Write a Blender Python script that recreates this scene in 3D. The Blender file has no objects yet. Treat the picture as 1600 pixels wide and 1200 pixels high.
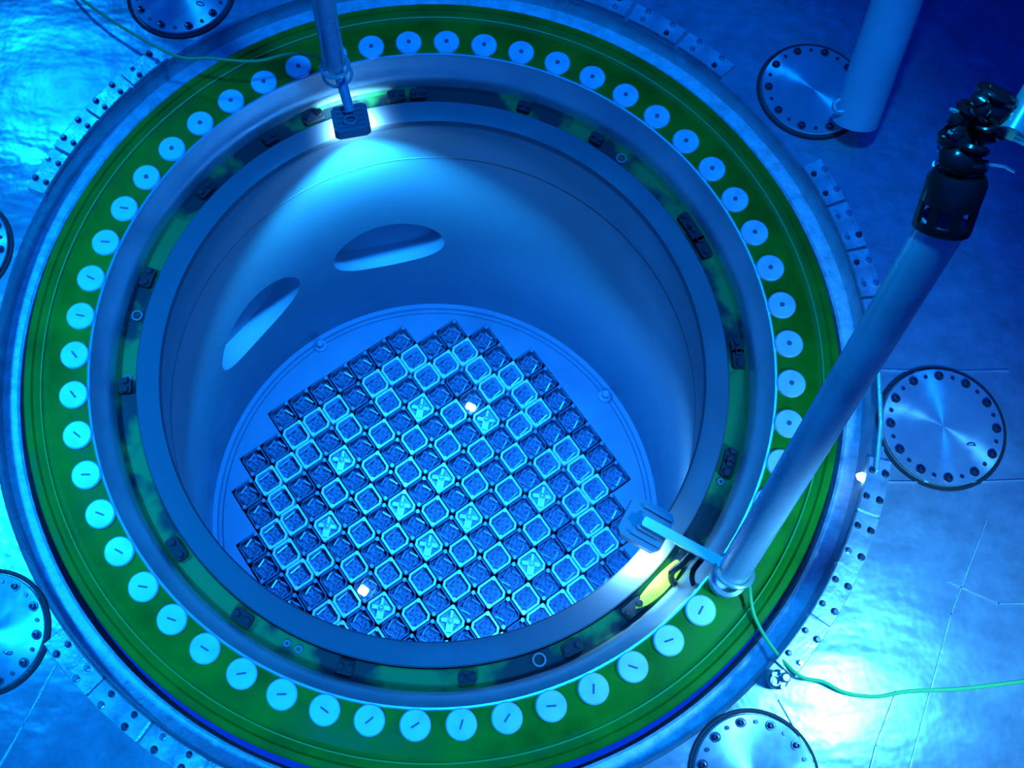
import bpy, bmesh, math, random
from mathutils import Vector, Matrix, Quaternion
random.seed(7)
sc = bpy.context.scene
R_ = math.radians

# ------------------------------------------------------------------ camera
cam_d = bpy.data.cameras.new('camera')
cam = bpy.data.objects.new('camera', cam_d)
sc.collection.objects.link(cam)
cam.location = (0.1628, -2.3149, 6.8872)
cam.rotation_euler = (0.30427, -0.00051, 0.051918)
cam_d.sensor_fit = 'HORIZONTAL'
cam_d.sensor_width = 36.0
cam_d.lens = 37.464
cam_d.shift_x = (800 - 686.216) / 1600
cam_d.shift_y = (581.374 - 600) / 1600
cam_d.clip_start = 0.05
cam_d.clip_end = 100
sc.camera = cam

# ------------------------------------------------------------------ ambient water light
w = bpy.data.worlds.new('world')
sc.world = w
w.use_nodes = True
bg = w.node_tree.nodes['Background']
bg.inputs[0].default_value = (0.0, 0.16, 1.0, 1)
bg.inputs[1].default_value = 0.75

# ------------------------------------------------------------------ lamps outside the frame (under water work lights, plus an added fill)
WATER = (0.3, .74, .96, 1); WATER_D = .30      # absorbs 0.30, 0.10, 0.02 per metre in red, green, blue
LT = (0.03, 0.70, 1.0)
def lamp(name, kind, loc, target, power, size=0.3, color=LT, angle=100, blend=.8, spread=180):
    d = bpy.data.lights.new(name, kind)
    d.energy = power
    d.color = color
    if kind == 'AREA':
        d.shape = 'DISK'; d.size = size; d.spread = R_(spread)
    else:
        d.shadow_soft_size = size
    if kind == 'SPOT':
        d.spot_size = R_(angle); d.spot_blend = blend
    o = bpy.data.objects.new(name, d)
    sc.collection.objects.link(o)
    o.location = loc
    v = Vector(target) - Vector(loc)
    o.rotation_euler = v.to_track_quat('-Z', 'Y').to_euler()
    return o
lamp('work_light_right', 'SPOT', (3.17, -2.08, 2.0), (2.95, -1.95, 0), 500, .22, (.40, .80, 1.0), 140, 1)
lamp('work_light_left', 'SPOT', (-4.0, -0.6, 4.3), (-3.2, -0.6, 0), 1650, .25, angle=74, blend=1)
lamp('work_light_front', 'SPOT', (-0.9, -4.2, 4.2), (-0.7, -3.1, 0), 1250, .3, angle=84, blend=1)
lamp('work_light_back_left', 'SPOT', (-4.6, 4.2, 4.4), (-3.3, 2.6, 0), 620, .25, angle=72, blend=1)
lamp('flange_fill_light', 'SPOT', (0.9, 1.2, 7.4), (0.6, 0.6, 0), 2050, .3, angle=56, blend=.5)  # fill spot added overhead to brighten the flange top and core

# ------------------------------------------------------------------ exposure
vs = sc.view_settings
vs.view_transform = 'Standard'
vs.look = 'None'
vs.exposure = 0.0
vs.gamma = 1.0
vs.use_curve_mapping = False

# ------------------------------------------------------------------ materials
def nt_mat(name):
    m = bpy.data.materials.new(name)
    m.use_nodes = True
    nt = m.node_tree
    return m, nt, nt.nodes['Principled BSDF']
def noise(nt, scale, detail=4, rough=.55, coord='Object', stretch=None):
    tc = nt.nodes.new('ShaderNodeTexCoord')
    n = nt.nodes.new('ShaderNodeTexNoise')
    n.inputs['Scale'].default_value = scale
    n.inputs['Detail'].default_value = detail
    n.inputs['Roughness'].default_value = rough
    src = tc.outputs[coord]
    if stretch:
        mp = nt.nodes.new('ShaderNodeMapping')
        mp.inputs['Scale'].default_value = stretch
        nt.links.new(src, mp.inputs['Vector']); src = mp.outputs['Vector']
    nt.links.new(src, n.inputs['Vector'])
    return n
def ramp(nt, fac, stops):
    r = nt.nodes.new('ShaderNodeValToRGB')
    el = r.color_ramp.elements
    while len(el) < len(stops): el.new(.5)
    for e, (p, c) in zip(el, stops):
        e.position = p
        e.color = (c[0], c[1], c[2], 1) if isinstance(c, (tuple, list)) else (c, c, c, 1)
    nt.links.new(fac, r.inputs['Fac'])
    return r
def bump(nt, bsdf, height, strength, dist=.02):
    b = nt.nodes.new('ShaderNodeBump')
    b.inputs['Strength'].default_value = strength
    b.inputs['Distance'].default_value = dist
    nt.links.new(height, b.inputs['Height'])
    nt.links.new(b.outputs['Normal'], bsdf.inputs['Normal'])
    return b
def mat(name, col, rough=.5, metal=0.0, nscale=None, var=.25, bstr=0, bscale=20, emis=None, estr=0, rvar=.12):
    m, nt, p = nt_mat(name)
    p.inputs['Roughness'].default_value = rough
    p.inputs['Metallic'].default_value = metal
    p.inputs['Base Color'].default_value = (*col, 1)
    if nscale:
        n = noise(nt, nscale)
        lo = tuple(c * (1 - var) for c in col); hi = tuple(min(1, c * (1 + var)) for c in col)
        r = ramp(nt, n.outputs['Fac'], [(.3, lo), (.7, hi)])
        nt.links.new(r.outputs['Color'], p.inputs['Base Color'])
        r2 = ramp(nt, n.outputs['Fac'], [(.3, rough - rvar), (.7, rough + rvar)])
        nt.links.new(r2.outputs['Color'], p.inputs['Roughness'])
    if bstr:
        nb = noise(nt, bscale, 5)
        bump(nt, p, nb.outputs['Fac'], bstr)
    if emis:
        p.inputs['Emission Color'].default_value = (*emis, 1)
        p.inputs['Emission Strength'].default_value = estr
    return m
def brushed(name, col, rough=.35, aniso=.85, metal=1.0, var=.2, nscale=6):
    m = mat(name, col, rough, metal, nscale, var)
    nt = m.node_tree; p = nt.nodes['Principled BSDF']
    p.inputs['Anisotropic'].default_value = aniso
    t = nt.nodes.new('ShaderNodeTangent')
    t.direction_type = 'RADIAL'; t.axis = 'Z'
    nt.links.new(t.outputs[0], p.inputs['Tangent'])
    return m
def steel_floor():
    m, nt, p = nt_mat('pool_floor_steel')
    n1 = noise(nt, .9, 5, .6)
    n2 = noise(nt, 7, 6, .65)
    n3 = noise(nt, 1.2, 3, .5, stretch=(1, 2.2, 1))
    r = ramp(nt, n2.outputs['Fac'], [(.3, (.36, .40, .42)), (.7, (.56, .60, .62))])
    nt.links.new(r.outputs['Color'], p.inputs['Base Color'])
    r2 = ramp(nt, n1.outputs['Fac'], [(.35, .22), (.65, .40)])
    nt.links.new(r2.outputs['Color'], p.inputs['Roughness'])
    p.inputs['Metallic'].default_value = .55
    add = nt.nodes.new('ShaderNodeMath'); add.operation = 'ADD'
    nt.links.new(n1.outputs['Fac'], add.inputs[0]); nt.links.new(n3.outputs['Fac'], add.inputs[1])
    bump(nt, p, add.outputs[0], .22, .12)
    return m
def ledge_mat():
    m, nt, p = nt_mat('vessel_ledge_green_and_dark')
    n = noise(nt, 2.3, 3, .5)
    r = ramp(nt, n.outputs['Fac'], [(.46, (.012, .03, .03)), (.54, (.02, .27, .05))])
    nt.links.new(r.outputs['Color'], p.inputs['Base Color'])
    p.inputs['Roughness'].default_value = .6
    return m
M = {}
M['floor'] = steel_floor()
M['green'] = gm_ = mat('green_paint', (.010, .235, .008), .5, 0, 3.0, .3, .04, 12)
gm_.node_tree.nodes['Principled BSDF'].inputs['Specular IOR Level'].default_value = .15
M['green_dark'] = mat('green_paint_recess', (.01,.2,.03), .5, 0, 5, .3)
M['ridge'] = mat('green_ridge', (.06, .50, .08), .35)
M['plug'] = brushed('plug_turned_steel', (.90, .93, .94), .5, .1, .25, .08)
M['slot'] = mat('plug_slot_shadowed', (.12, .16, .2), .6)
M['clad'] = brushed('stainless_cladding', (.62, .66, .68), .40, .5, .6, .15, 2)
M['rim_line'] = mat('machined_lip', (.7, .75, .75), .3, .6)
M['ledge'] = ledge_mat()
M['barrel'] = mat('barrel_steel', (.20, .22, .24), .5, .05, .8, .10)
M['barrel_rim'] = mat('barrel_rim_steel', (.115, .13, .155), .5, .15, 1.5, .1)
M['nozzle'] = mat('nozzle_steel', (.30, .33, .38), .75, 0)
M['seam'] = mat('weld_seam_dark', (.07, .08, .10), .6)
M['baffle'] = mat('baffle_plate_steel', (.21, .24, .27), .5, .2, 1.5, .1)
M['dark'] = mat('dark_metal', (.025, .028, .035), .7, 0)
M['band'] = mat('seal_ring_steel', (.90, .95, .95), .45, .1, 11, .35, .5, 26)
M['cover'] = brushed('turned_cover_steel', (.60, .66, .68), .36, .93, .6, .1)
M['plate'] = mat('clamp_plate_steel', (.60, .66, .66), .35, .5, 6, .2, .2, 20)
M['bolt'] = mat('bolt_dark_steel', (.10, .12, .16), .35, .8)
M['bolt_light'] = mat('bolt_light_steel', (.6, .62, .62), .25, .8)
M['fresh'] = mat('fresh_nozzle_steel', (.86, .90, .88), .35, .15, 14, .12)
M['fresh_in'] = mat('fresh_plate_steel', (.15, .18, .22), .5, .3, 30, .5, .4, 40)
M['spent'] = mat('oxidised_nozzle_steel', (.16, .19, .24), .45, .3, 14, .4)
M['spent_in'] = mat('oxidised_plate_steel', (.14, .17, .22), .5, .3, 25, .6, .5, 40)
M['spring'] = mat('spring_steel', (.30, .36, .42), .35, .4)
M['insert'] = mat('insert_bright_steel', (1.0, 1.0, .98), .3, .1)
M['insert_plate'] = mat('insert_plate_steel', (.30, .36, .38), .45, .2, 30, .4)
M['pad'] = mat('polished_pad', (1.0, 1.0, .98), .22, .2)
M['pole'] = mat('pole_aluminium', (.62, .66, .70), .30, .35, 3, .1)
M['pole_pale'] = mat('pole_pale', (.62, .66, .70), .6, .1, 3, .1)
M['housing'] = mat('lamp_housing_grey', (.30, .33, .36), .45, .4)
M['lens'] = mat('lamp_lens_lit', (1, 1, 1), .3, 0, emis=(.6, .9, 1.0), estr=18)
M['cable'] = mat('cable_green', (.10, .62, .16), .5)
M['black'] = mat('black_rubber', (.006, .012, .012), .22)
M['glint'] = mat('greenish_chrome', (.60, .90, .78), .22, .6)
M['yellow'] = mat('yellow_tag_cloth', (.85, .80, .04), .6, 0, 8, .2)
M['glow'] = mat('glowing_white', (1, 1, 1), .4, 0, emis=(1, 1, 1), estr=18)
M['wall'] = mat('pool_wall_steel', (.35, .38, .40), .4, .4, 1, .2)

# ------------------------------------------------------------------ mesh helpers
class MB:
    def __init__(s): s.v = []; s.f = []
    def add(s, v, f):
        o = len(s.v); s.v += [tuple(p) for p in v]; s.f += [tuple(i + o for i in q) for q in f]
        return s
    def box(s, c, d, rz=0, bev=0, mtx=None):
        hx, hy, hz = d[0] / 2, d[1] / 2, d[2] / 2
        b = min(bev, hx * .9, hy * .9)
        if b > 0:
            pr = [(hx, -hy + b), (hx, hy - b), (hx - b, hy), (-hx + b, hy), (-hx, hy - b), (-hx, -hy + b), (-hx + b, -hy), (hx - b, -hy)]
        else:
            pr = [(hx, -hy), (hx, hy), (-hx, hy), (-hx, -hy)]
        n = len(pr)
        pts = [Vector((x, y, z)) for z in (-hz, hz) for x, y in pr]
        m = mtx if mtx else Matrix.Translation(c) @ Matrix.Rotation(rz, 4, 'Z')
        pts = [m @ p for p in pts]
        fs = [tuple(reversed(range(n))), tuple(range(n, 2 * n))] + [(i, (i + 1) % n, n + (i + 1) % n, n + i) for i in range(n)]
        return s.add(pts, fs)
    def lathe(s, prof, n=64, c=(0, 0, 0), a0=0, a1=2 * math.pi, closed=False, mtx=None):
        full = abs(a1 - a0 - 2 * math.pi) < 1e-6
        m = n if full else n + 1
        vs = []
        for i in range(m):
            a = a0 + (a1 - a0) * i / n
            for r, z in prof:
                p = Vector((r * math.cos(a), r * math.sin(a), z))
                p = mtx @ p if mtx else p + Vector(c)
                vs.append(p)
        k = len(prof); fs = []
        for i in range(n):
            j = (i + 1) % m
            for q in range(k if closed else k - 1):
                q2 = (q + 1) % k
                fs.append((i * k + q, j * k + q, j * k + q2, i * k + q2))
        if closed and not full:
            fs.append(tuple(range(k))); fs.append(tuple(reversed([n * k + q for q in range(k)])))
        return s.add(vs, fs)
    def disc(s, r, z0, z1, n=32, c=(0, 0), bev=0):
        prof = [(r, z0), (r, z1 - bev)] + ([(r - bev, z1)] if bev else [])
        k = len(s.v)
        s.lathe(prof, n, (c[0], c[1], 0))
        kk = len(prof)
        s.f.append(tuple(k + i * kk + kk - 1 for i in range(n)))
        s.f.append(tuple(reversed([k + i * kk for i in range(n)])))
        return s
    def cyl(s, a, b, r, r2=None, n=20, caps=True):
        return s.tube([a, b], [r, r if r2 is None else r2], n, caps)
    def tube(s, pts, r, n=10, caps=True):
        pts = [Vector(p) for p in pts]
        rs = r if isinstance(r, (list, tuple)) else [r] * len(pts)
        o = len(s.v); prev = None
        for i, p in enumerate(pts):
            t = (pts[min(i + 1, len(pts) - 1)] - pts[max(i - 1, 0)]).normalized()
            if prev is None:
                u = t.orthogonal().normalized()
            else:
                u = (prev - t * prev.dot(t)).normalized()
            prev = u; wv = t.cross(u)
            for k in range(n):
                a = 2 * math.pi * k / n
                s.v.append(tuple(p + (u * math.cos(a) + wv * math.sin(a)) * rs[i]))
        for i in range(len(pts) - 1):
            for k in range(n):
                k2 = (k + 1) % n
                s.f.append((o + i * n + k, o + i * n + k2, o + (i + 1) * n + k2, o + (i + 1) * n + k))
        if caps:
            s.f.append(tuple(reversed([o + k for k in range(n)])))
            s.f.append(tuple(o + (len(pts) - 1) * n + k for k in range(n)))
        return s
    def torus(s, c, axis, R, r, n=28, m=10):
        ax = Vector(axis).normalized(); u = ax.orthogonal().normalized(); v = ax.cross(u)
        pts = [Vector(c) + (u * math.cos(2 * math.pi * i / n) + v * math.sin(2 * math.pi * i / n)) * R for i in range(n)]
        o = len(s.v)
        for i, p in enumerate(pts):
            rad = (p - Vector(c)).normalized()
            for k in range(m):
                a = 2 * math.pi * k / m
                s.v.append(tuple(p + (rad * math.cos(a) + ax * math.sin(a)) * r))
        for i in range(n):
            for k in range(m):
                i2 = (i + 1) % n; k2 = (k + 1) % m
                s.f.append((o + i * m + k, o + i2 * m + k, o + i2 * m + k2, o + i * m + k2))
        return s
    def blob(s, c, r, sq=(1, 1, 1), n=10, jit=.12):
        bm = bmesh.new(); bmesh.ops.create_icosphere(bm, subdivisions=2, radius=1)
        vs = [Vector((v.co.x * sq[0], v.co.y * sq[1], v.co.z * sq[2])) * r * (1 + random.uniform(-jit, jit)) + Vector(c) for v in bm.verts]
        fs = [tuple(v.index for v in f.verts) for f in bm.faces]
        bm.free()
        return s.add(vs, fs)
    def mesh(s, name, m, smooth=True):
        me = bpy.data.meshes.new(name)
        me.from_pydata(s.v, [], s.f)
        bm = bmesh.new(); bm.from_mesh(me)
        bmesh.ops.recalc_face_normals(bm, faces=bm.faces)
        bm.to_mesh(me); bm.free()
        if smooth:
            me.polygons.foreach_set('use_smooth', [True] * len(me.polygons))
            me.set_sharp_from_angle(angle=R_(35))
        me.materials.append(m)
        return me
    def build(s, name, m, parent=None, smooth=True, loc=None):
        o = bpy.data.objects.new(name, s.mesh(name, m, smooth))
        sc.collection.objects.link(o)
        if parent: o.parent = parent
        if loc: o.location = loc
        return o
def empty(name, loc=(0, 0, 0), rz=0):
    o = bpy.data.objects.new(name, None); sc.collection.objects.link(o)
    o.location = loc; o.rotation_euler = (0, 0, rz); o.empty_display_size = .1
    return o
def tag(o, label, cat, group=None):
    o['label'] = label; o['category'] = cat
    if group: o['group'] = group
    return o
def smooth_path(pts, n=8):
    P = [Vector(p) for p in pts]; out = []
    for i in range(len(P) - 1):
        p0 = P[max(i - 1, 0)]; p1 = P[i]; p2 = P[i + 1]; p3 = P[min(i + 2, len(P) - 1)]
        for k in range(n):
            t = k / n
            out.append(.5 * ((2 * p1) + (-p0 + p2) * t + (2 * p0 - 5 * p1 + 4 * p2 - p3) * t * t + (-p0 + 3 * p1 - 3 * p2 + p3) * t ** 3))
    out.append(P[-1]); return out
def struct(o):
    o['kind'] = 'structure'; return o
def copy_tree(o, parent=None):
    c = o.copy(); sc.collection.objects.link(c)
    c.parent = parent
    for ch in list(o.children): copy_tree(ch, c)
    return c
def ordn(n):
    return '%d%s' % (n, 'th' if 10 < n % 100 < 14 else {1: 'st', 2: 'nd', 3: 'rd'}.get(n % 10, 'th'))
def ring_z(r, a, z): return (r * math.cos(a), r * math.sin(a), z)

# ------------------------------------------------------------------ structure: pool floor and well
FZ = 0.10
fl = MB().lathe([(2.955, -.30), (2.935, .085), (2.95, FZ), (3.3, FZ), (4.0, FZ), (5.5, FZ), (9.0, FZ)], 160)
struct(fl.build('floor', M['floor']))
struct(MB().lathe([(9.0, FZ), (9.0, 7.5)], 64).build('wall_pool', M['wall']))
# pool water: a clear blue absorbing body that fills the whole pool above and inside the vessel
wm = bpy.data.materials.new('pool_water'); wm.use_nodes = True
wn = wm.node_tree
for nd in list(wn.nodes): wn.nodes.remove(nd)
wo = wn.nodes.new('ShaderNodeOutputMaterial')
wa = wn.nodes.new('ShaderNodeVolumeAbsorption')
wa.inputs['Color'].default_value = WATER
wa.inputs['Density'].default_value = WATER_D
wn.links.new(wa.outputs[0], wo.inputs['Volume'])
wt = MB().box((0, 0, 1.5), (19.0, 19.0, 19.0)).build('pool_water', wm, smooth=False)
wt['label'] = 'clear blue water filling the pool and the open vessel'; wt['category'] = 'water'; wt['kind'] = 'stuff'
# weld seams and plate joints on the floor
def seam(pts, wd=.014):
    m = MB()
    for (x0, y0), (x1, y1) in zip(pts[:-1], pts[1:]):
        L = math.hypot(x1 - x0, y1 - y0); a = math.atan2(y1 - y0, x1 - x0)
        m.box(((x0 + x1) / 2, (y0 + y1) / 2, FZ + .006), (L + wd, wd, .012), a)
    return m
sm = [
    [(2.98, -.02), (3.30, -.02), (3.85, .02)], [(2.985, -.03), (2.97, -.78), (3.46, -.76), (3.9, -.72)],
    [(3.60, -1.0), (3.32, -1.60), (2.99, -2.52), (2.85, -2.9)], [(2.945, -2.08), (2.80, -2.40), (2.70, -2.7)],
    [(2.23, -2.17), (2.42, -2.51), (2.47, -2.8)], [(3.32, -1.40), (3.62, -1.52), (4.0, -1.5)],
    [(-3.02, -1.15), (-3.5, -1.5)], [(-2.2, -2.2), (-2.45, -2.8)], [(-3.0, 1.2), (-3.9, 1.1)],
]
for i, p in enumerate(sm):
    struct(seam(p, .008).build('trim_%d' % (i + 1), M['plate']))

# ------------------------------------------------------------------ seal ring between flange and floor
sr = MB().lathe([(2.835, -.34), (2.835, -.115), (2.85, -.10), (2.90, -.092), (2.945, -.10), (2.96, -.13), (2.96, -.34)], 180)
tag(sr.build('seal_ring', M['band']), 'rough pale steel ring running around the outside of the green flange', 'ring')

# ------------------------------------------------------------------ reactor vessel
rv = empty('reactor_vessel', (0, 0, -7.2))
tag(rv, 'huge round reactor vessel with green bolt flange, open top', 'vessel')
off = Vector((0, 0, 7.2))
def vpart(m, name, mt, parent=rv, o=off):
    ob = m.build(name, mt, parent); ob.location = o; return ob
vpart(MB().lathe([(2.765, .010), (2.762, -.02), (2.762, -.9)], 216), 'flange_side', M['dark'])
fl_prof = [(2.765, .010), (2.755, .022), (2.715, .022), (2.700, .006), (2.655, .004), (2.640, -.006), (2.610, -.008), (2.592, .0), (2.345, .0)]
vpart(MB().lathe(fl_prof, 216), 'flange', M['green'])
for rr_ in (2.706, 2.652):
    vpart(MB().torus((0, 0, .004), (0, 0, 1), rr_, .006, 216, 8), 'seal_ridge', M['ridge'])
vpart(MB().lathe([(2.345, .0), (2.338, .006), (2.326, .004), (2.320, -.012)], 216), 'machined_lip', M['rim_line'])
vpart(MB().lathe([(2.320, -.012), (2.300, -.06), (2.262, -.13), (2.245, -.15), (2.235, -.20), (2.225, -.27)], 216), 'inner_wall', M['clad'])
vpart(MB().lathe([(2.225, -.265), (2.20, -.285), (2.09, -.285), (2.085, -.35)], 216), 'ledge', M['ledge'])
# dark lugs and open bolt holes on the ledge
lugs = [144.7, 127.7, 165.8, -172.2, 100.5, 96.0, 74.2, 33.1, 5.9, 3.5, -15.5, -18, -34.3, -49.2, -102.1, -81.0, -122.2, -139.4, -62, 29.8, 27, 58, 118]
for d in lugs:
    a = R_(d); wdt = random.uniform(.10, .17)
    lb = MB()
    mt = Matrix.Rotation(a, 4, 'Z') @ Matrix.Translation((2.155, 0, -.262))
    lb.box((0, 0, 0), (.085, wdt, .05), 0, .012, mt)
    for k in (-.3, .3):
        m2 = mt @ Matrix.Translation((0, k * wdt, .03))
        lb.lathe([(.0001, .018), (.022, .018), (.024, -.02)], 10, mtx=m2)
    vpart(lb, 'lug', M['dark'])
for d, rr in [(51.7, .034), (-68.1, .04), (-113.2, .017), (-110.9, .02), (173.5, .034), (-173.7, .025), (-20.5, .018)]:
    a = R_(d)
    t = MB().torus(ring_z(2.145, a, -.272), (0, 0, 1), rr, .007, 24, 8)
    vpart(t, 'bolt_hole_collar', M['nozzle'])
vpart(MB().lathe([(2.765, -.9), (2.9, -2.5), (2.9, -7.2), (.01, -7.2)], 96), 'vessel_body', M['dark'])

# stud hole plugs
PH = 2.04673
plug_m = MB()
plug_m.disc(.097, 0, .026, 40, bev=.008)
plug_mesh = plug_m.mesh('stud_hole_plug', M['plug'])
slot_mesh = MB().box((0, 0, .0275), (.062, .011, .005), 0, .004).mesh('slot', M['slot'])
dot_mesh = MB().disc(.016, .024, .031, 14).mesh('centre_screw', M['slot'])
slot_dir = {}
PR = 2.43
for k in range(54):
    a = PH + 2 * math.pi * k / 54
    o = bpy.data.objects.new('stud_hole_plug', plug_mesh); sc.collection.objects.link(o)
    o.location = (PR * math.cos(a), PR * math.sin(a), .0)
    has_slot = 5 < k < 32
    rot = random.uniform(-.9, .5) if k < 22 else random.uniform(-.5, 1.6)
    o.rotation_euler = (0, 0, rot)
    s = bpy.data.objects.new('slot' if has_slot else 'centre_screw', slot_mesh if has_slot else dot_mesh); sc.collection.objects.link(s)
    s.parent = o
    kk = k + 1
    if kk <= 27:
        lab = 'round pale plug in green flange, %s counterclockwise from the upper lamp pole' % ordn(kk)
    else:
        lab = 'round pale plug in green flange, %s clockwise from the upper lamp pole' % ordn(54 - kk) if kk < 54 else 'round pale plug in green flange directly under the upper lamp pole'
    tag(o, lab, 'plug', 'round plugs around the green flange')

# ------------------------------------------------------------------ core barrel
cb = empty('core_barrel', (0, 0, -7.1))
tag(cb, 'deep round steel core barrel inside the reactor vessel', 'barrel')
offb = Vector((0, 0, 7.1))
vpart(MB().lathe([(2.082, -.40), (2.082, -.245), (2.072, -.235), (2.055, -.238), (1.965, -.250), (1.925, -.262), (1.915, -.285), (1.925, -.34)], 216), 'rim', M['barrel_rim'], cb, offb)
def bR(z): return 1.925 + (2.78 - 1.925) * (-z - .34) / (6.36 - .34)
NZ = -3.45; NAZ = (105, 144); NW, NH = 14.6, .74      # nozzle centres; half width in degrees of azimuth, half height
zr = [-.34, -.7, -1.0, -1.6, -2.2] + [-2.5 - .19 * k for k in range(11)] + [-4.8, -5.2, -5.8, -6.36]
def wpt(az, z):
    rr = bR(z)
    return (rr * math.cos(R_(az)), rr * math.sin(R_(az)), z)
wm_ = MB()
wm_.v = [wpt(az, z) for az in range(360) for z in zr]
nz = len(zr)
for az in range(360):
    for k in range(nz - 1):
        if any(c - 18 <= az < c + 18 for c in NAZ) and -4.41 < (zr[k] + zr[k + 1]) / 2 < -2.49: continue
        a2 = (az + 1) % 360
        wm_.f.append((az * nz + k, a2 * nz + k, a2 * nz + k + 1, az * nz + k + 1))
mouths = []
k0 = zr.index(-2.5); k1 = k0 + 10
for c in NAZ:
    per = [(c - 18 + q, k0) for q in range(36)] + [(c + 18, k0 + q) for q in range(10)] + [(c + 18 - q, k1) for q in range(36)] + [(c - 18, k1 - q) for q in range(10)]
    prev = [az * nz + k for az, k in per]; N = len(per)
    rect = [((az - c) / 18, (zr[k] - NZ) / .95) for az, k in per]
    for lv in (.5, .85, 1.0):
        cur = []
        for (u, v) in rect:
            t = math.atan2(v, u); eu, ev = math.cos(t) * NW / 18, math.sin(t) * NH / .95
            uu, vv = u + (eu - u) * lv, v + (ev - v) * lv
            cur.append(len(wm_.v)); wm_.v.append(wpt(c + 18 * uu, NZ + .95 * vv))
        for q in range(N):
            wm_.f.append((prev[q], prev[(q + 1) % N], cur[(q + 1) % N], cur[q]))
        prev = cur
    mouths.append((c, [wm_.v[q] for q in prev]))
wall = vpart(wm_, 'wall', M['barrel'], cb, offb)
vpart(MB().lathe([(bR(-.992) + .001, -.992), (bR(-.994) - .003, -.994), (bR(-1.010) - .003, -1.010), (bR(-1.012) + .001, -1.012)], 216), 'weld_seam', M['seam'], cb, offb)
for c, ring in mouths:
    # rounded mouth, then a short pipe leading outward to a closed end
    a = R_(c); dv = Vector((math.cos(a), math.sin(a), 0)); cen = sum((Vector(p) for p in ring), Vector()) / len(ring)
    tb = MB(); N = len(ring); vs = []
    steps = ((1.0, 0), (.985, .02), (.95, .06), (.93, .12), (.92, .22), (.001, .23))
    for p in ring:
        d = Vector(p) - cen
        for sc_, h in steps:
            vs.append(cen + d * sc_ + dv * h)
    k = len(steps)
    tb.add(vs, [(i * k + q, ((i + 1) % N) * k + q, ((i + 1) % N) * k + q + 1, i * k + q + 1) for i in range(N) for q in range(k - 1)])
    vpart(tb, 'outlet_nozzle', M['nozzle'], cb, offb)
# core level shelf with a stepped opening
CA = -0.91621; PT = 0.30108; CZ = -6.27; SH = -6.33
ROWS = [7, 11, 13, 13] + [15] * 7 + [13, 13, 11, 7]
half = {i: ROWS[i + 7] / 2 * PT for i in range(-7, 8)}
def inside(x, y):
    i = round(x / PT)
    if abs(i) > 7: return False
    return abs(y) < half[i]
cor = set()
ths = [2 * math.pi * k / 360 for k in range(360)]
for i in range(-7, 8):
    for sx in (-.5, .5):
        for sy in (-1, 1):
            t = math.atan2(sy * half[i], (i + sx) * PT)
            ths += [t - 1e-4, t, t + 1e-4]
ths = sorted(set(round(t % (2 * math.pi), 6) for t in ths))
def bound(t):
    lo, hi = 1.8, 2.75
    # scan outward
    r = 1.8
    while r < 2.75:
        if not inside(r * math.cos(t), r * math.sin(t)): break
        r += .004
    return r
shm = MB(); vs = []
for t in ths:
    rb = bound(t) + .012
    ct, st = math.cos(t + CA), math.sin(t + CA)
    for r, z in ((rb, SH - .5), (rb, SH), (2.64, SH), (2.66, SH - .02), (2.70, SH - .02), (2.715, SH + .015), (2.80, SH + .02)):
        vs.append((r * ct, r * st, z))
k = 7; n = len(ths)
shm.add(vs, [(i * k + q, ((i + 1) % n) * k + q, ((i + 1) % n) * k + q + 1, i * k + q + 1) for i in range(n) for q in range(k - 1)])
vpart(shm, 'baffle_plate', M['baffle'], cb, offb)
vpart(MB().lathe([(2.72, -6.95), (.01, -6.95)], 64), 'core_support_plate', M['dark'], cb, offb)
for li, lj in ((-8.8, 0), (0, 8.8)):
    x = PT * (li * math.cos(CA) - lj * math.sin(CA)); y = PT * (li * math.sin(CA) + lj * math.cos(CA))
    pn = MB().disc(.085, SH - .01, SH + .06, 24, (x, y), bev=.02).disc(.05, SH + .05, SH + .18, 20, (x, y), bev=.03)
    vpart(pn, 'alignment_pin', M['nozzle'], cb, offb)

# ------------------------------------------------------------------ fuel assemblies
H = .1465
def sq_ring(mb, ho, hi, z0, z1, ca_, cb_):
    # square ring; the two corners that carry the pads are nearly sharp, the other two are cut
    def oc(h, a, b): return [(h, -h + b), (h, h - a), (h - a, h), (-h + b, h), (-h, h - b), (-h, -h + a), (-h + a, -h), (h - b, -h)]
    o, i = oc(ho, ca_, cb_), oc(hi, ca_ * .75, cb_ + .012)
    vs = [(x, y, z0) for x, y in o] + [(x, y, z1 - .008) for x, y in o] + [(x * (1 - .008 / ho), y * (1 - .008 / ho), z1) for x, y in o] + [(x, y, z1) for x, y in i] + [(x, y, z0) for x, y in i]
    fs = []
    for l in range(4):
        for q in range(8):
            q2 = (q + 1) % 8
            fs.append((l * 8 + q, l * 8 + q2, (l + 1) * 8 + q2, (l + 1) * 8 + q))
    fs += [(q, (q + 1) % 8, 32 + (q + 1) % 8, 32 + q) for q in range(8)]
    return mb.add(vs, fs)
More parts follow.
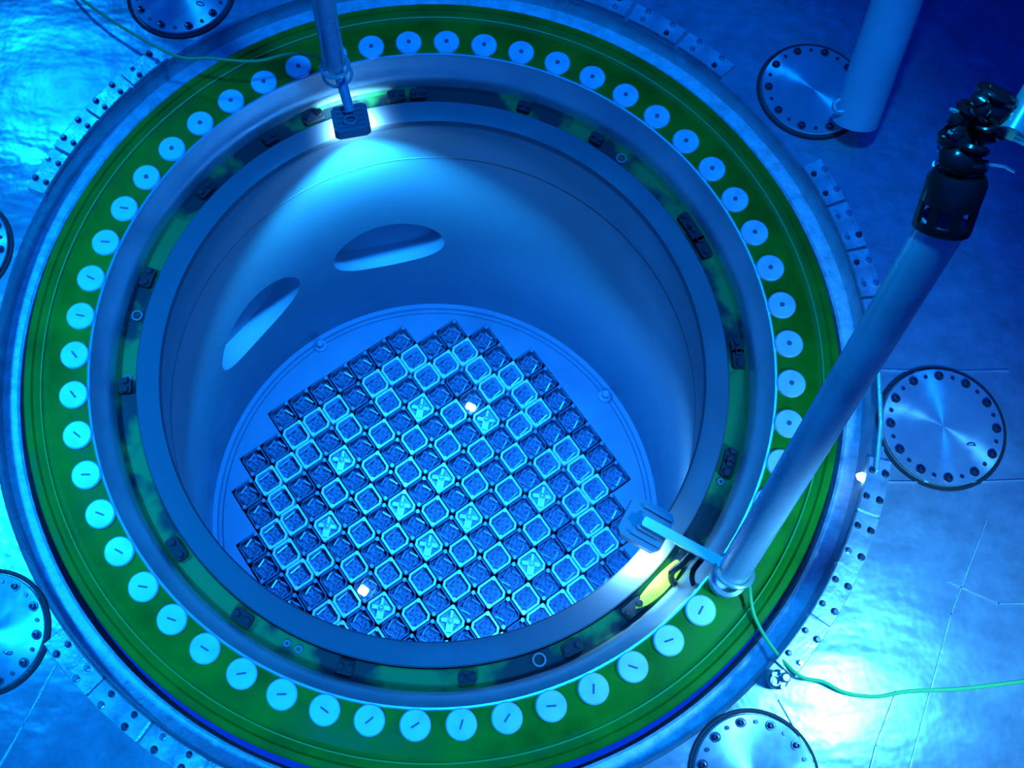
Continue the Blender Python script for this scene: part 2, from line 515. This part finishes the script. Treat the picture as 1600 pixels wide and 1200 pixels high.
def make_fuel(kind):
    root = empty('fuel_assembly')
    br = kind != 'spent'
    fm = M['fresh'] if br else M['spent']
    sq_ring(MB(), H if br else H - .004, H - (.027 if br else .018), -.19, 0, .052, .014).build('frame', fm, root, smooth=False)
    MB().box((0, 0, -.37), (.270, .270, .34), 0, .03).build('body', M['spent_in'], root, smooth=False)
    pl = MB(); pl.box((0, 0, -.165), (.236, .236, .03), 0, .02)
    for ix in range(-2, 3):
        for iy in range(-2, 3):
            if (ix + iy) % 2 == 0 and (ix, iy) != (0, 0):
                pl.lathe([(.012, -.13), (.018, -.135), (.018, -.152)], 8, (ix * .042, iy * .042, 0))
    pl.lathe([(.022, -.12), (.032, -.12), (.032, -.152)], 14)
    pl.build('adapter_plate', M['fresh_in'] if br else M['spent_in'], root)
    sm_ = M['spring'] if br else M['spring_dim']
    nb_ = 2 if br else 4
    for q in range(nb_):
        a = q * 2 * math.pi / nb_ + (0 if br else .0)
        mt = Matrix.Rotation(a, 4, 'Z') @ Matrix.Translation((.088, .015, -.07)) @ Matrix.Rotation(R_(14), 4, 'X') @ Matrix.Rotation(R_(8 if br else 26), 4, 'Z')
        MB().box((0, 0, 0), (.018, .15 if br else .12, .010), 0, 0, mt).build('leaf_spring', sm_, root, smooth=False)
    for px, py in ((1, -1), (-1, 1)):
        pd = MB().box((px * .119, py * .119, .003), (.050, .042, .016), math.atan2(py, px), .012)
        pd.disc(.008, .010, .013, 8, (px * .119, py * .119))
        pd.build('corner_pad', M['pad'] if br else M['spring_dim'], root)
    if kind == 'insert':
        ins = MB()
        MB().box((0, 0, -.105), (.228, .228, .02), 0, .03).build('cover_plate', M['insert_plate'], root)
        ins.disc(.040, -.10, .040, 20, bev=.010)
        ins.disc(.016, .030, .058, 14, bev=.005)
        for a, L_, W_, z_ in ((-45, .135, .085, -.02), (135, .12, .030, -.01), (45, .105, .034, -.03), (-135, .115, .045, -.03)):
            a = R_(a)
            ins.box((L_ / 2 * math.cos(a), L_ / 2 * math.sin(a), z_), (L_, W_, .04), a, .006)
        ins.box((.035, .050, -.075), (.07, .05, .03), R_(45), .01)
        io = ins.build('control_insert', M['insert'], root)
        MB().torus((0, 0, .040), (0, 0, 1), .024, .005, 16, 6).build('hub_ring', M['bolt'], io)
    return root
M['spring_dim'] = mat('spring_steel_dim', (.24, .28, .32), .35, .4)
fresh = set(); ins = set()
def sym(s, a, b):
    for x, y in ((a, b), (b, a)):
        for sx in (-1, 1):
            for sy in (-1, 1): s.add((sx * x, sy * y))
for a, b in ((6, 1), (6, 2), (6, 3), (5, 5), (5, 4), (5, 3), (5, 1), (4, 0), (3, 3), (3, 1), (2, 2), (2, 0), (0, 0)): sym(fresh, a, b)
for a, b in ((4, 2), (1, 1)): sym(ins, a, b)
PROT = {}
ca, sa = math.cos(CA), math.sin(CA)
for i in range(-7, 8):
    hn = ROWS[i + 7] // 2
    for j in range(-hn, hn + 1):
        kind = 'insert' if (i, j) in ins else 'fresh' if (i, j) in fresh else 'spent'
        if kind not in PROT:
            PROT[kind] = make_fuel(kind); o = PROT[kind]
        else:
            o = copy_tree(PROT[kind])
        o.location = (PT * (i * ca - j * sa), PT * (i * sa + j * ca), CZ + random.uniform(-.008, .008))
        o.rotation_euler = (0, 0, CA)
        rown = i + 8; posn = j + hn + 1
        look = {'insert': 'white-centred bright fuel assembly', 'fresh': 'pale square-framed fuel assembly', 'spent': 'dark fuel assembly'}[kind]
        tag(o, '%s, %s diagonal row from upper left, %s from lower-left end' % (look, ordn(rown), ordn(posn)), 'fuel assembly',
            {'insert': 'fuel assemblies with white inserts', 'fresh': 'pale framed fuel assemblies in the core', 'spent': 'dark fuel assemblies in the core'}[kind])

# small white markers made to glow, among the fuel and on the floor
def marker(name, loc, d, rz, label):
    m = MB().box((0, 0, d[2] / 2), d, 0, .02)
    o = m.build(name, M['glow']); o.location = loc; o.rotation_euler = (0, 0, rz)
    return tag(o, label, 'marker light', 'small glowing white markers')
def lat(i, j): return (PT * (i * ca - j * sa), PT * (i * sa + j * ca))
x, y = lat(-2.80, 3.75); marker('glowing_marker', (x, y, CZ + .012), (.13, .085, .04), R_(-25), 'small glowing white marker on the core beside an upper white-centred assembly')
x, y = lat(1.03, -4.22); marker('glowing_marker', (x, y, CZ + .012), (.12, .11, .04), R_(-30), 'small glowing white marker near the lower left of the core')
marker('glowing_marker', (2.828, -.762, FZ), (.085, .05, .03), R_(-28), 'small glowing white marker on the floor near the right round cover')

# ------------------------------------------------------------------ round bolted covers on the floor
def cover(cx, cy, r, nb, label, a0=0):
    root = empty('round_cover', (cx, cy, FZ))
    tag(root, label, 'cover', 'round bolted covers on the pool floor')
    MB().lathe([(r + .025, .0), (r + .02, .014), (r + .004, .014), (r - .002, .004)], 72).build('gap_shadow_ring', M['dark'], root)  # dark ring: gap and shadow around the disc put into its colour
    d = MB().disc(r - .006, .004, .034, 72, bev=.006)
    d.build('disc', M['cover'], root)
    for k in range(nb):
        a = a0 + 2 * math.pi * k / nb
        big = k % 2 == 0
        p = (.86 * r * math.cos(a), .86 * r * math.sin(a))
        b = MB()
        if big:
            b.disc(.030, .034, .044, 16, p); b.lathe([(.019, .044), (.019, .062), (.010, .064), (.009, .050), (.0001, .050)], 6, (p[0], p[1], 0))
        else:
            b.disc(.013, .034, .044, 10, p)
        b.build('bolt', M['bolt'], root)
    if r > .36:
        p = (.42 * r, -.30 * r)
        MB().torus((p[0], p[1], .04), (0, 1, .3), .025, .005, 16, 6).build('lifting_eye', M['bolt_light'], root)
cover(3.367, -.396, .400, 24, 'round bolted steel cover with a bright radial streak, right of the green flange')
cover(2.651, 2.092, .375, 20, 'dim round bolted cover at the foot of the thick pale pole')
cover(-2.036, 2.700, .385, 20, 'round bolted cover cut by the top edge, left of the upper lamp pole')
cover(2.062, -2.62, .370, 22, 'round bolted cover cut by the bottom edge, at lower right', .1)
cover(-2.647, -2.02, .365, 22, 'round bolted cover cut by the left edge, at lower left')
cover(-3.337, .527, .380, 22, 'thin sliver of round bolted cover at the left edge, upper half')

# ------------------------------------------------------------------ clamp plates around the floor opening
def clamp(a_mid, span, z, mt, label, r0=2.937, r1=3.085, nb=2):
    dark_share = .25 if math.sin(a_mid) > .15 and math.cos(a_mid) > 0 else .88  # upper right bolts mostly pale, their glint put into the steel colour
    root = empty('clamp_plate', ring_z(3.0, a_mid, FZ), a_mid)
    tag(root, label, 'clamp plate', 'bolted clamp plates around the floor opening')
    n = 6
    m = MB(); a0, a1 = -span / 2, span / 2
    prof = [(r0, 0), (r0, .030), (r0 + .006, .036), (r1 - .006, .036), (r1, .030), (r1, 0)]
    m.lathe(prof, n, (-3.0, 0, 0), a0, a1, closed=True)
    m.build('plate', mt, root)
    for q in range(nb):
        a = a0 + span * (q + .5) / nb
        for rr, br in ((r0 + .032, .016), (r1 - .030, .019)):
            x = rr * math.cos(a) - 3.0; y = rr * math.sin(a)
            b = MB().disc(br + .005, .036, .041, 12, (x, y)).disc(br, .041, .062, 6, (x, y), bev=.004)
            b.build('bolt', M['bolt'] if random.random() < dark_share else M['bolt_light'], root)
def strip(d0, d1, n, where):
    st = (d1 - d0) / n
    for k in range(n):
        mid = R_(d0 + st * (k + .5))
        clamp(mid, R_(abs(st)) * .93, FZ, M['plate'], 'bolted plate %s, %s from its upper end' % (where, ordn(k + 1)))
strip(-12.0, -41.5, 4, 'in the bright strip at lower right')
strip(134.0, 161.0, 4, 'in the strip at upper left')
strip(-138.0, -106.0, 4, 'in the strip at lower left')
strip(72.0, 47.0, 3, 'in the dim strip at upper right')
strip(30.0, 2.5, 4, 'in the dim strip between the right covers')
# guide rails along the opening edge beside the right cover
rl = MB().tube([(2.965, -.05, .15), (2.955, -.40, .15), (2.905, -.72, .15)], .018, 8)
tag(rl.build('edge_rail', M['plate']), 'thin straight steel rail left of the right round cover', 'rail')
lg = MB().disc(.060, .13, .20, 20, (2.207, -2.051), bev=.015).disc(.03, .19, .25, 16, (2.235, -2.04), bev=.01).torus((2.18, -2.06, .21), (0, 0, 1), .028, .009)
for q in range(5):
    a = q * 1.25; lg.disc(.014, .19, .225, 8, (2.207 + .045 * math.cos(a), -2.051 + .045 * math.sin(a)))
tag(lg.build('bolted_lug', M['bolt_light']), 'shiny bolted lug where the green cable crosses the lower right strip', 'lug')

# ------------------------------------------------------------------ upper lamp
ul = empty('underwater_lamp', (-.76, 1.99, 0))
tag(ul, 'upper lamp on a vertical pole shining down the barrel wall', 'lamp')
UO = Vector((.76, -1.99, 0))
def up(m, name, mt): 
    ob = m.build(name, mt, ul); ob.location = UO; return ob
up(MB().tube([(-.80, 1.985, .34), (-.805, 1.965, 1.5), (-.815, 1.94, 3.4)], .078, 24), 'pole', M['pole'])
up(MB().tube([(-.835, 2.045, .36), (-.84, 2.03, 2.6)], .016, 8), 'guide_wire', M['glint'])
up(MB().torus((-.80, 1.985, .32), (0, 0, 1), .100, .014, 32, 10), 'upper_collar', M['glint'])
up(MB().torus((-.80, 2.03, .14), (0, 0, 1), .104, .012, 32, 10), 'lower_collar', M['glint'])
up(MB().cyl((-.80, 1.985, .33), (-.80, 2.03, .12), .052, .045, 18), 'clamp_block', M['pole'])
up(MB().tube([(-.795, 1.985, .33), (-.775, 1.99, .16), (-.700, 1.80, .02)], [.042, .040, .036], 14), 'arm', M['pole'])
hm = Matrix.Translation((-.700, 1.775, -.07)) @ Matrix.Rotation(R_(14), 4, 'Z') @ Matrix.Rotation(R_(-16), 4, 'X')
hb = MB().box((0, 0, 0), (.27, .27, .075), 0, .03, hm)
for k in range(5):
    hb.box((0, 0, 0), (.20, .012, .022), 0, 0, hm @ Matrix.Translation((0, -.10 + .05 * k, .046)))
up(hb, 'housing', M['housing'])
up(MB().torus(hm @ Vector((0, -.05, .06)), hm.to_3x3() @ Vector((0, 0, 1)), .045, .014, 24, 8), 'swivel', M['housing'])
up(MB().box((0, 0, 0), (.22, .22, .012), 0, .02, hm @ Matrix.Translation((0, 0, -.046))), 'lens', M['lens'])
lamp('upper_lamp_light', 'SPOT', (-.605, 1.57, -.16), (-.40, 1.00, -6), 3400, .08, (.15, .80, 1.0), 92, .9)

lamp('upper_lamp_bulb', 'AREA', (-.69, 1.805, -.165), (-.705, 1.85, -.50), 50, .24, (.9, 1.0, 1.0), spread=150)

# ------------------------------------------------------------------ lower lamp
ll = empty('underwater_lamp', (1.95, -1.43, .03))
tag(ll, 'lower right lamp with square housing on a long leaning pole standing on the flange', 'lamp')
LO = Vector((-1.95, 1.43, -.03))
def lp(m, name, mt, parent=ll):
    ob = m.build(name, mt, parent)
    if parent is ll: ob.location = LO
    return ob
B0, T0 = Vector((1.955, -1.425, .16)), Vector((2.19, -.26, 2.8))
ax = (T0 - B0).normalized()
lp(MB().tube([B0, T0], .098, 32), 'pole', M['pole'])
lp(MB().torus(B0 + ax * .03, ax, .118, .014, 36, 10), 'collar', M['glint'])
lp(MB().lathe([(.112, .026), (.112, .10), (.085, .11), (.08, .03)], 32, (1.945, -1.455, .0), closed=True), 'foot', M['pole'])
# arm
A0 = Vector((1.87, -1.36, .19)); A1 = Vector((1.42, -1.13, .13))
d_ = (A1 - A0); L_ = d_.length; an = math.atan2(d_.y, d_.x)
am = Matrix.Translation((A0 + A1) / 2) @ Matrix.Rotation(an, 4, 'Z') @ Matrix.Rotation(R_(4), 4, 'Y')
lp(MB().box((0, 0, 0), (L_ + .04, .065, .035), 0, .01, am), 'arm', M['pole'])
hm2 = Matrix.Translation((1.435, -1.13, .03)) @ Matrix.Rotation(an, 4, 'Z')
h2 = MB().box((0, 0, 0), (.30, .28, .10), 0, .035, hm2)
h2.box((0, 0, 0), (.20, .018, .03), 0, 0, hm2 @ Matrix.Translation((-.03, .095, .06)))
h2.box((0, 0, 0), (.20, .018, .03), 0, 0, hm2 @ Matrix.Translation((-.03, -.095, .06)))
lp(h2, 'housing', M['housing'])
lp(MB().box((0, 0, 0), (.17, .12, .03), 0, .015, hm2 @ Matrix.Translation((-.03, 0, .065))), 'bracket', M['housing'])
lp(MB().box((0, 0, 0), (.25, .23, .012), 0, .02, hm2 @ Matrix.Translation((0, 0, -.058))), 'lens', M['lens'])
lamp('lower_lamp_light', 'SPOT', (1.40, -1.10, -.06), (1.25, -.75, -6), 4800, .08, (.45, .75, 1.0), 92, .9)
lamp('lower_lamp_bulb', 'AREA', (1.44, -1.225, -.15), (1.40, -1.30, -.50), 34, .22, (.9, 1.0, 1.0), spread=160)
lp(MB().tube(smooth_path([(1.72, -1.30, .12), (1.68, -1.36, -.02), (1.64, -1.40, -.14), (1.66, -1.45, -.22), (1.72, -1.48, -.25)]), .022, 10), 'bracket_hose', M['black'])
lp(MB().tube(smooth_path([(1.78, -1.34, .10), (1.74, -1.41, .02), (1.76, -1.48, -.06), (1.82, -1.53, -.10)]), .018, 10), 'bracket_hose', M['black'])
# black head at the top of the pole: sleeve with windows, then a bundle of black fittings
HB = T0 + ax * -.04; HT = Vector((2.205, .10, 3.2)); hx = (HT - HB).normalized()
q = hx.to_track_quat('Z', 'Y').to_matrix().to_4x4(); hmx = Matrix.Translation(HB) @ q
sl = MB()
nn = 24
# ring, posts between the windows, upper ring
sl.lathe([(.104, 0), (.118, 0), (.120, .035), (.104, .035)], nn, mtx=hmx, closed=True)
for kx in range(8):
    a = kx * math.pi / 4
    sl.box((0, 0, 0), (.016, .040, .09), 0, 0, hmx @ Matrix.Rotation(a, 4, 'Z') @ Matrix.Translation((.111, 0, .075)))
sl.lathe([(.104, .115), (.118, .115), (.120, .22), (.105, .25), (.0001, .25)], nn, mtx=hmx)
hd = lp(sl, 'head_sleeve', M['black'])
random.seed(11)
for kx in range(16):
    h = .22 + .024 * kx
    a = random.uniform(0, 6.28); rr = random.uniform(.02, .055)
    c = hmx @ Vector((rr * math.cos(a), rr * math.sin(a), h))
    if kx % 3 == 0:
        bm_ = MB().torus(c, hx + Vector((random.uniform(-.5, .5), random.uniform(-.5, .5), 0)), random.uniform(.045, .075), .020, 20, 8)
    elif kx % 3 == 1:
        bm_ = MB().blob(c, random.uniform(.06, .085), (1, 1, .8), jit=.08)
    else:
        e = c + Vector((random.uniform(-.06, .06), random.uniform(-.06, .06), random.uniform(.02, .07)))
        bm_ = MB().cyl(c - (e - c) * .5, e, .035, .03, 12)
    lp(bm_, 'cable_fitting', M['black'])
for kx in range(20):
    h = .23 + .018 * kx; a = random.uniform(0, 6.28); rr = random.uniform(.04, .085)
    c = hmx @ Vector((rr * math.cos(a), rr * math.sin(a), h))
    if kx % 2:
        bm_ = MB().blob(c, random.uniform(.022, .040), (1, 1, .9), jit=.2)
    else:
        bm_ = MB().torus(c, Vector((random.uniform(-1, 1), random.uniform(-1, 1), random.uniform(-1, 1))), random.uniform(.025, .045), .012, 16, 8)
    lp(bm_, 'cable_fitting', M['black'])
for kx in range(12):
    h = .16 + .034 * kx; a = random.uniform(3.6, 6.6)
    c = hmx @ Vector((.095 * math.cos(a), .095 * math.sin(a), h + .03))
    lp(MB().torus(c, hx + Vector((random.uniform(-.8, .8), random.uniform(-.8, .8), 0)), .018, .006, 14, 6), 'shackle', M['glint'])
ct = Vector((2.34, .02, 3.15))
lp(MB().cyl(ct - Vector((.03, .06, 0)), ct + Vector((.07, .12, .05)), .055, .055, 18), 'valve_body', M['glint'])
lp(MB().tube([hmx @ Vector((-.05, 0, .30)), hmx @ Vector((-.16, .02, .30)), hmx @ Vector((-.20, .03, .285))], .006, 6), 'loose_cord', M['glint'])
lp(MB().tube([ct + Vector((-.02, -.08, 0)), ct + Vector((.05, -.12, 0)), ct + Vector((.16, -.16, 0))], .008, 6), 'loose_cord', M['glint'])

# ------------------------------------------------------------------ thick pale pole at the upper right
P0 = Vector((2.885, 1.765, FZ + .16)); P1 = Vector((2.915, 2.245, 1.044)); pd_ = (P1 - P0)
pp = empty('pale_pole', P0)
tag(pp, 'thick pale leaning pole standing on the upper right cover', 'pole')
PO = -P0
def ppx(m, name, mt):
    ob = m.build(name, mt, pp); ob.location = PO; return ob
ppx(MB().tube([P0, P0 + pd_ * 4.5], .158, 40), 'tube', M['pole_pale'])
sd = Vector((2.745, 1.80, .39))
ppx(MB().torus(sd, (-.5, -.2, 1), .045, .020, 24, 10), 'side_eye', M['plate'])
ppx(MB().cyl(sd - Vector((0, 0, .03)), sd + Vector((.06, .02, -.02)), .05, .04, 16), 'side_boss', M['plate'])

# ------------------------------------------------------------------ cables
c1 = smooth_path([(-3.1, 2.9, .30), (-2.68, 2.45, .30), (-2.0, 2.04, .30), (-1.69, 2.01, .30), (-1.37, 1.99, .32), (-1.13, 2.02, .38), (-.97, 2.02, .38), (-.83, 1.99, .34)])
tag(MB().tube(c1, .0105, 8).build('cable', M['cable']), 'thin green cable running from the upper lamp pole to the top left', 'cable')
c2 = smooth_path([(2.06, -1.42, .17), (2.075, -1.50, .10), (2.115, -1.672, .05), (2.205, -1.858, .09), (2.333, -2.02, .175), (2.485, -2.05, .16), (2.635, -2.108, .125), (2.826, -2.117, .125), (3.02, -2.077, .125), (3.368, -2.041, .125), (3.9, -1.95, .125)])
tag(MB().tube(c2, .0115, 8).build('cable', M['cable']), 'thin green cable trailing from the lower lamp foot across the floor to the right', 'cable')

# yellow pad on the ledge below the lower lamp
ya0, ya1 = R_(-37.5), R_(-49.0); ym = MB(); vs = []; n = 16
for k in range(n + 1):
    t = k / n; a = ya0 + (ya1 - ya0) * t; wdt = .052 * math.sin(math.pi * min(1, .10 + t * .9)) ** .6 + .004
    for r, z in ((2.165 - wdt, -.275), (2.165 - wdt * .8, -.235), (2.165 + wdt * .8, -.235), (2.165 + wdt, -.275)):
        vs.append(ring_z(r, a, z))
ym.add(vs, [(i * 4 + q_, (i + 1) * 4 + q_, (i + 1) * 4 + q_ + 1, i * 4 + q_ + 1) for i in range(n) for q_ in range(3)] + [(0, 1, 2, 3), tuple(n * 4 + q_ for q_ in range(4))])
tag(ym.build('yellow_pad', M['yellow']), 'slim curved yellow pad on the ledge below the lower lamp', 'pad')
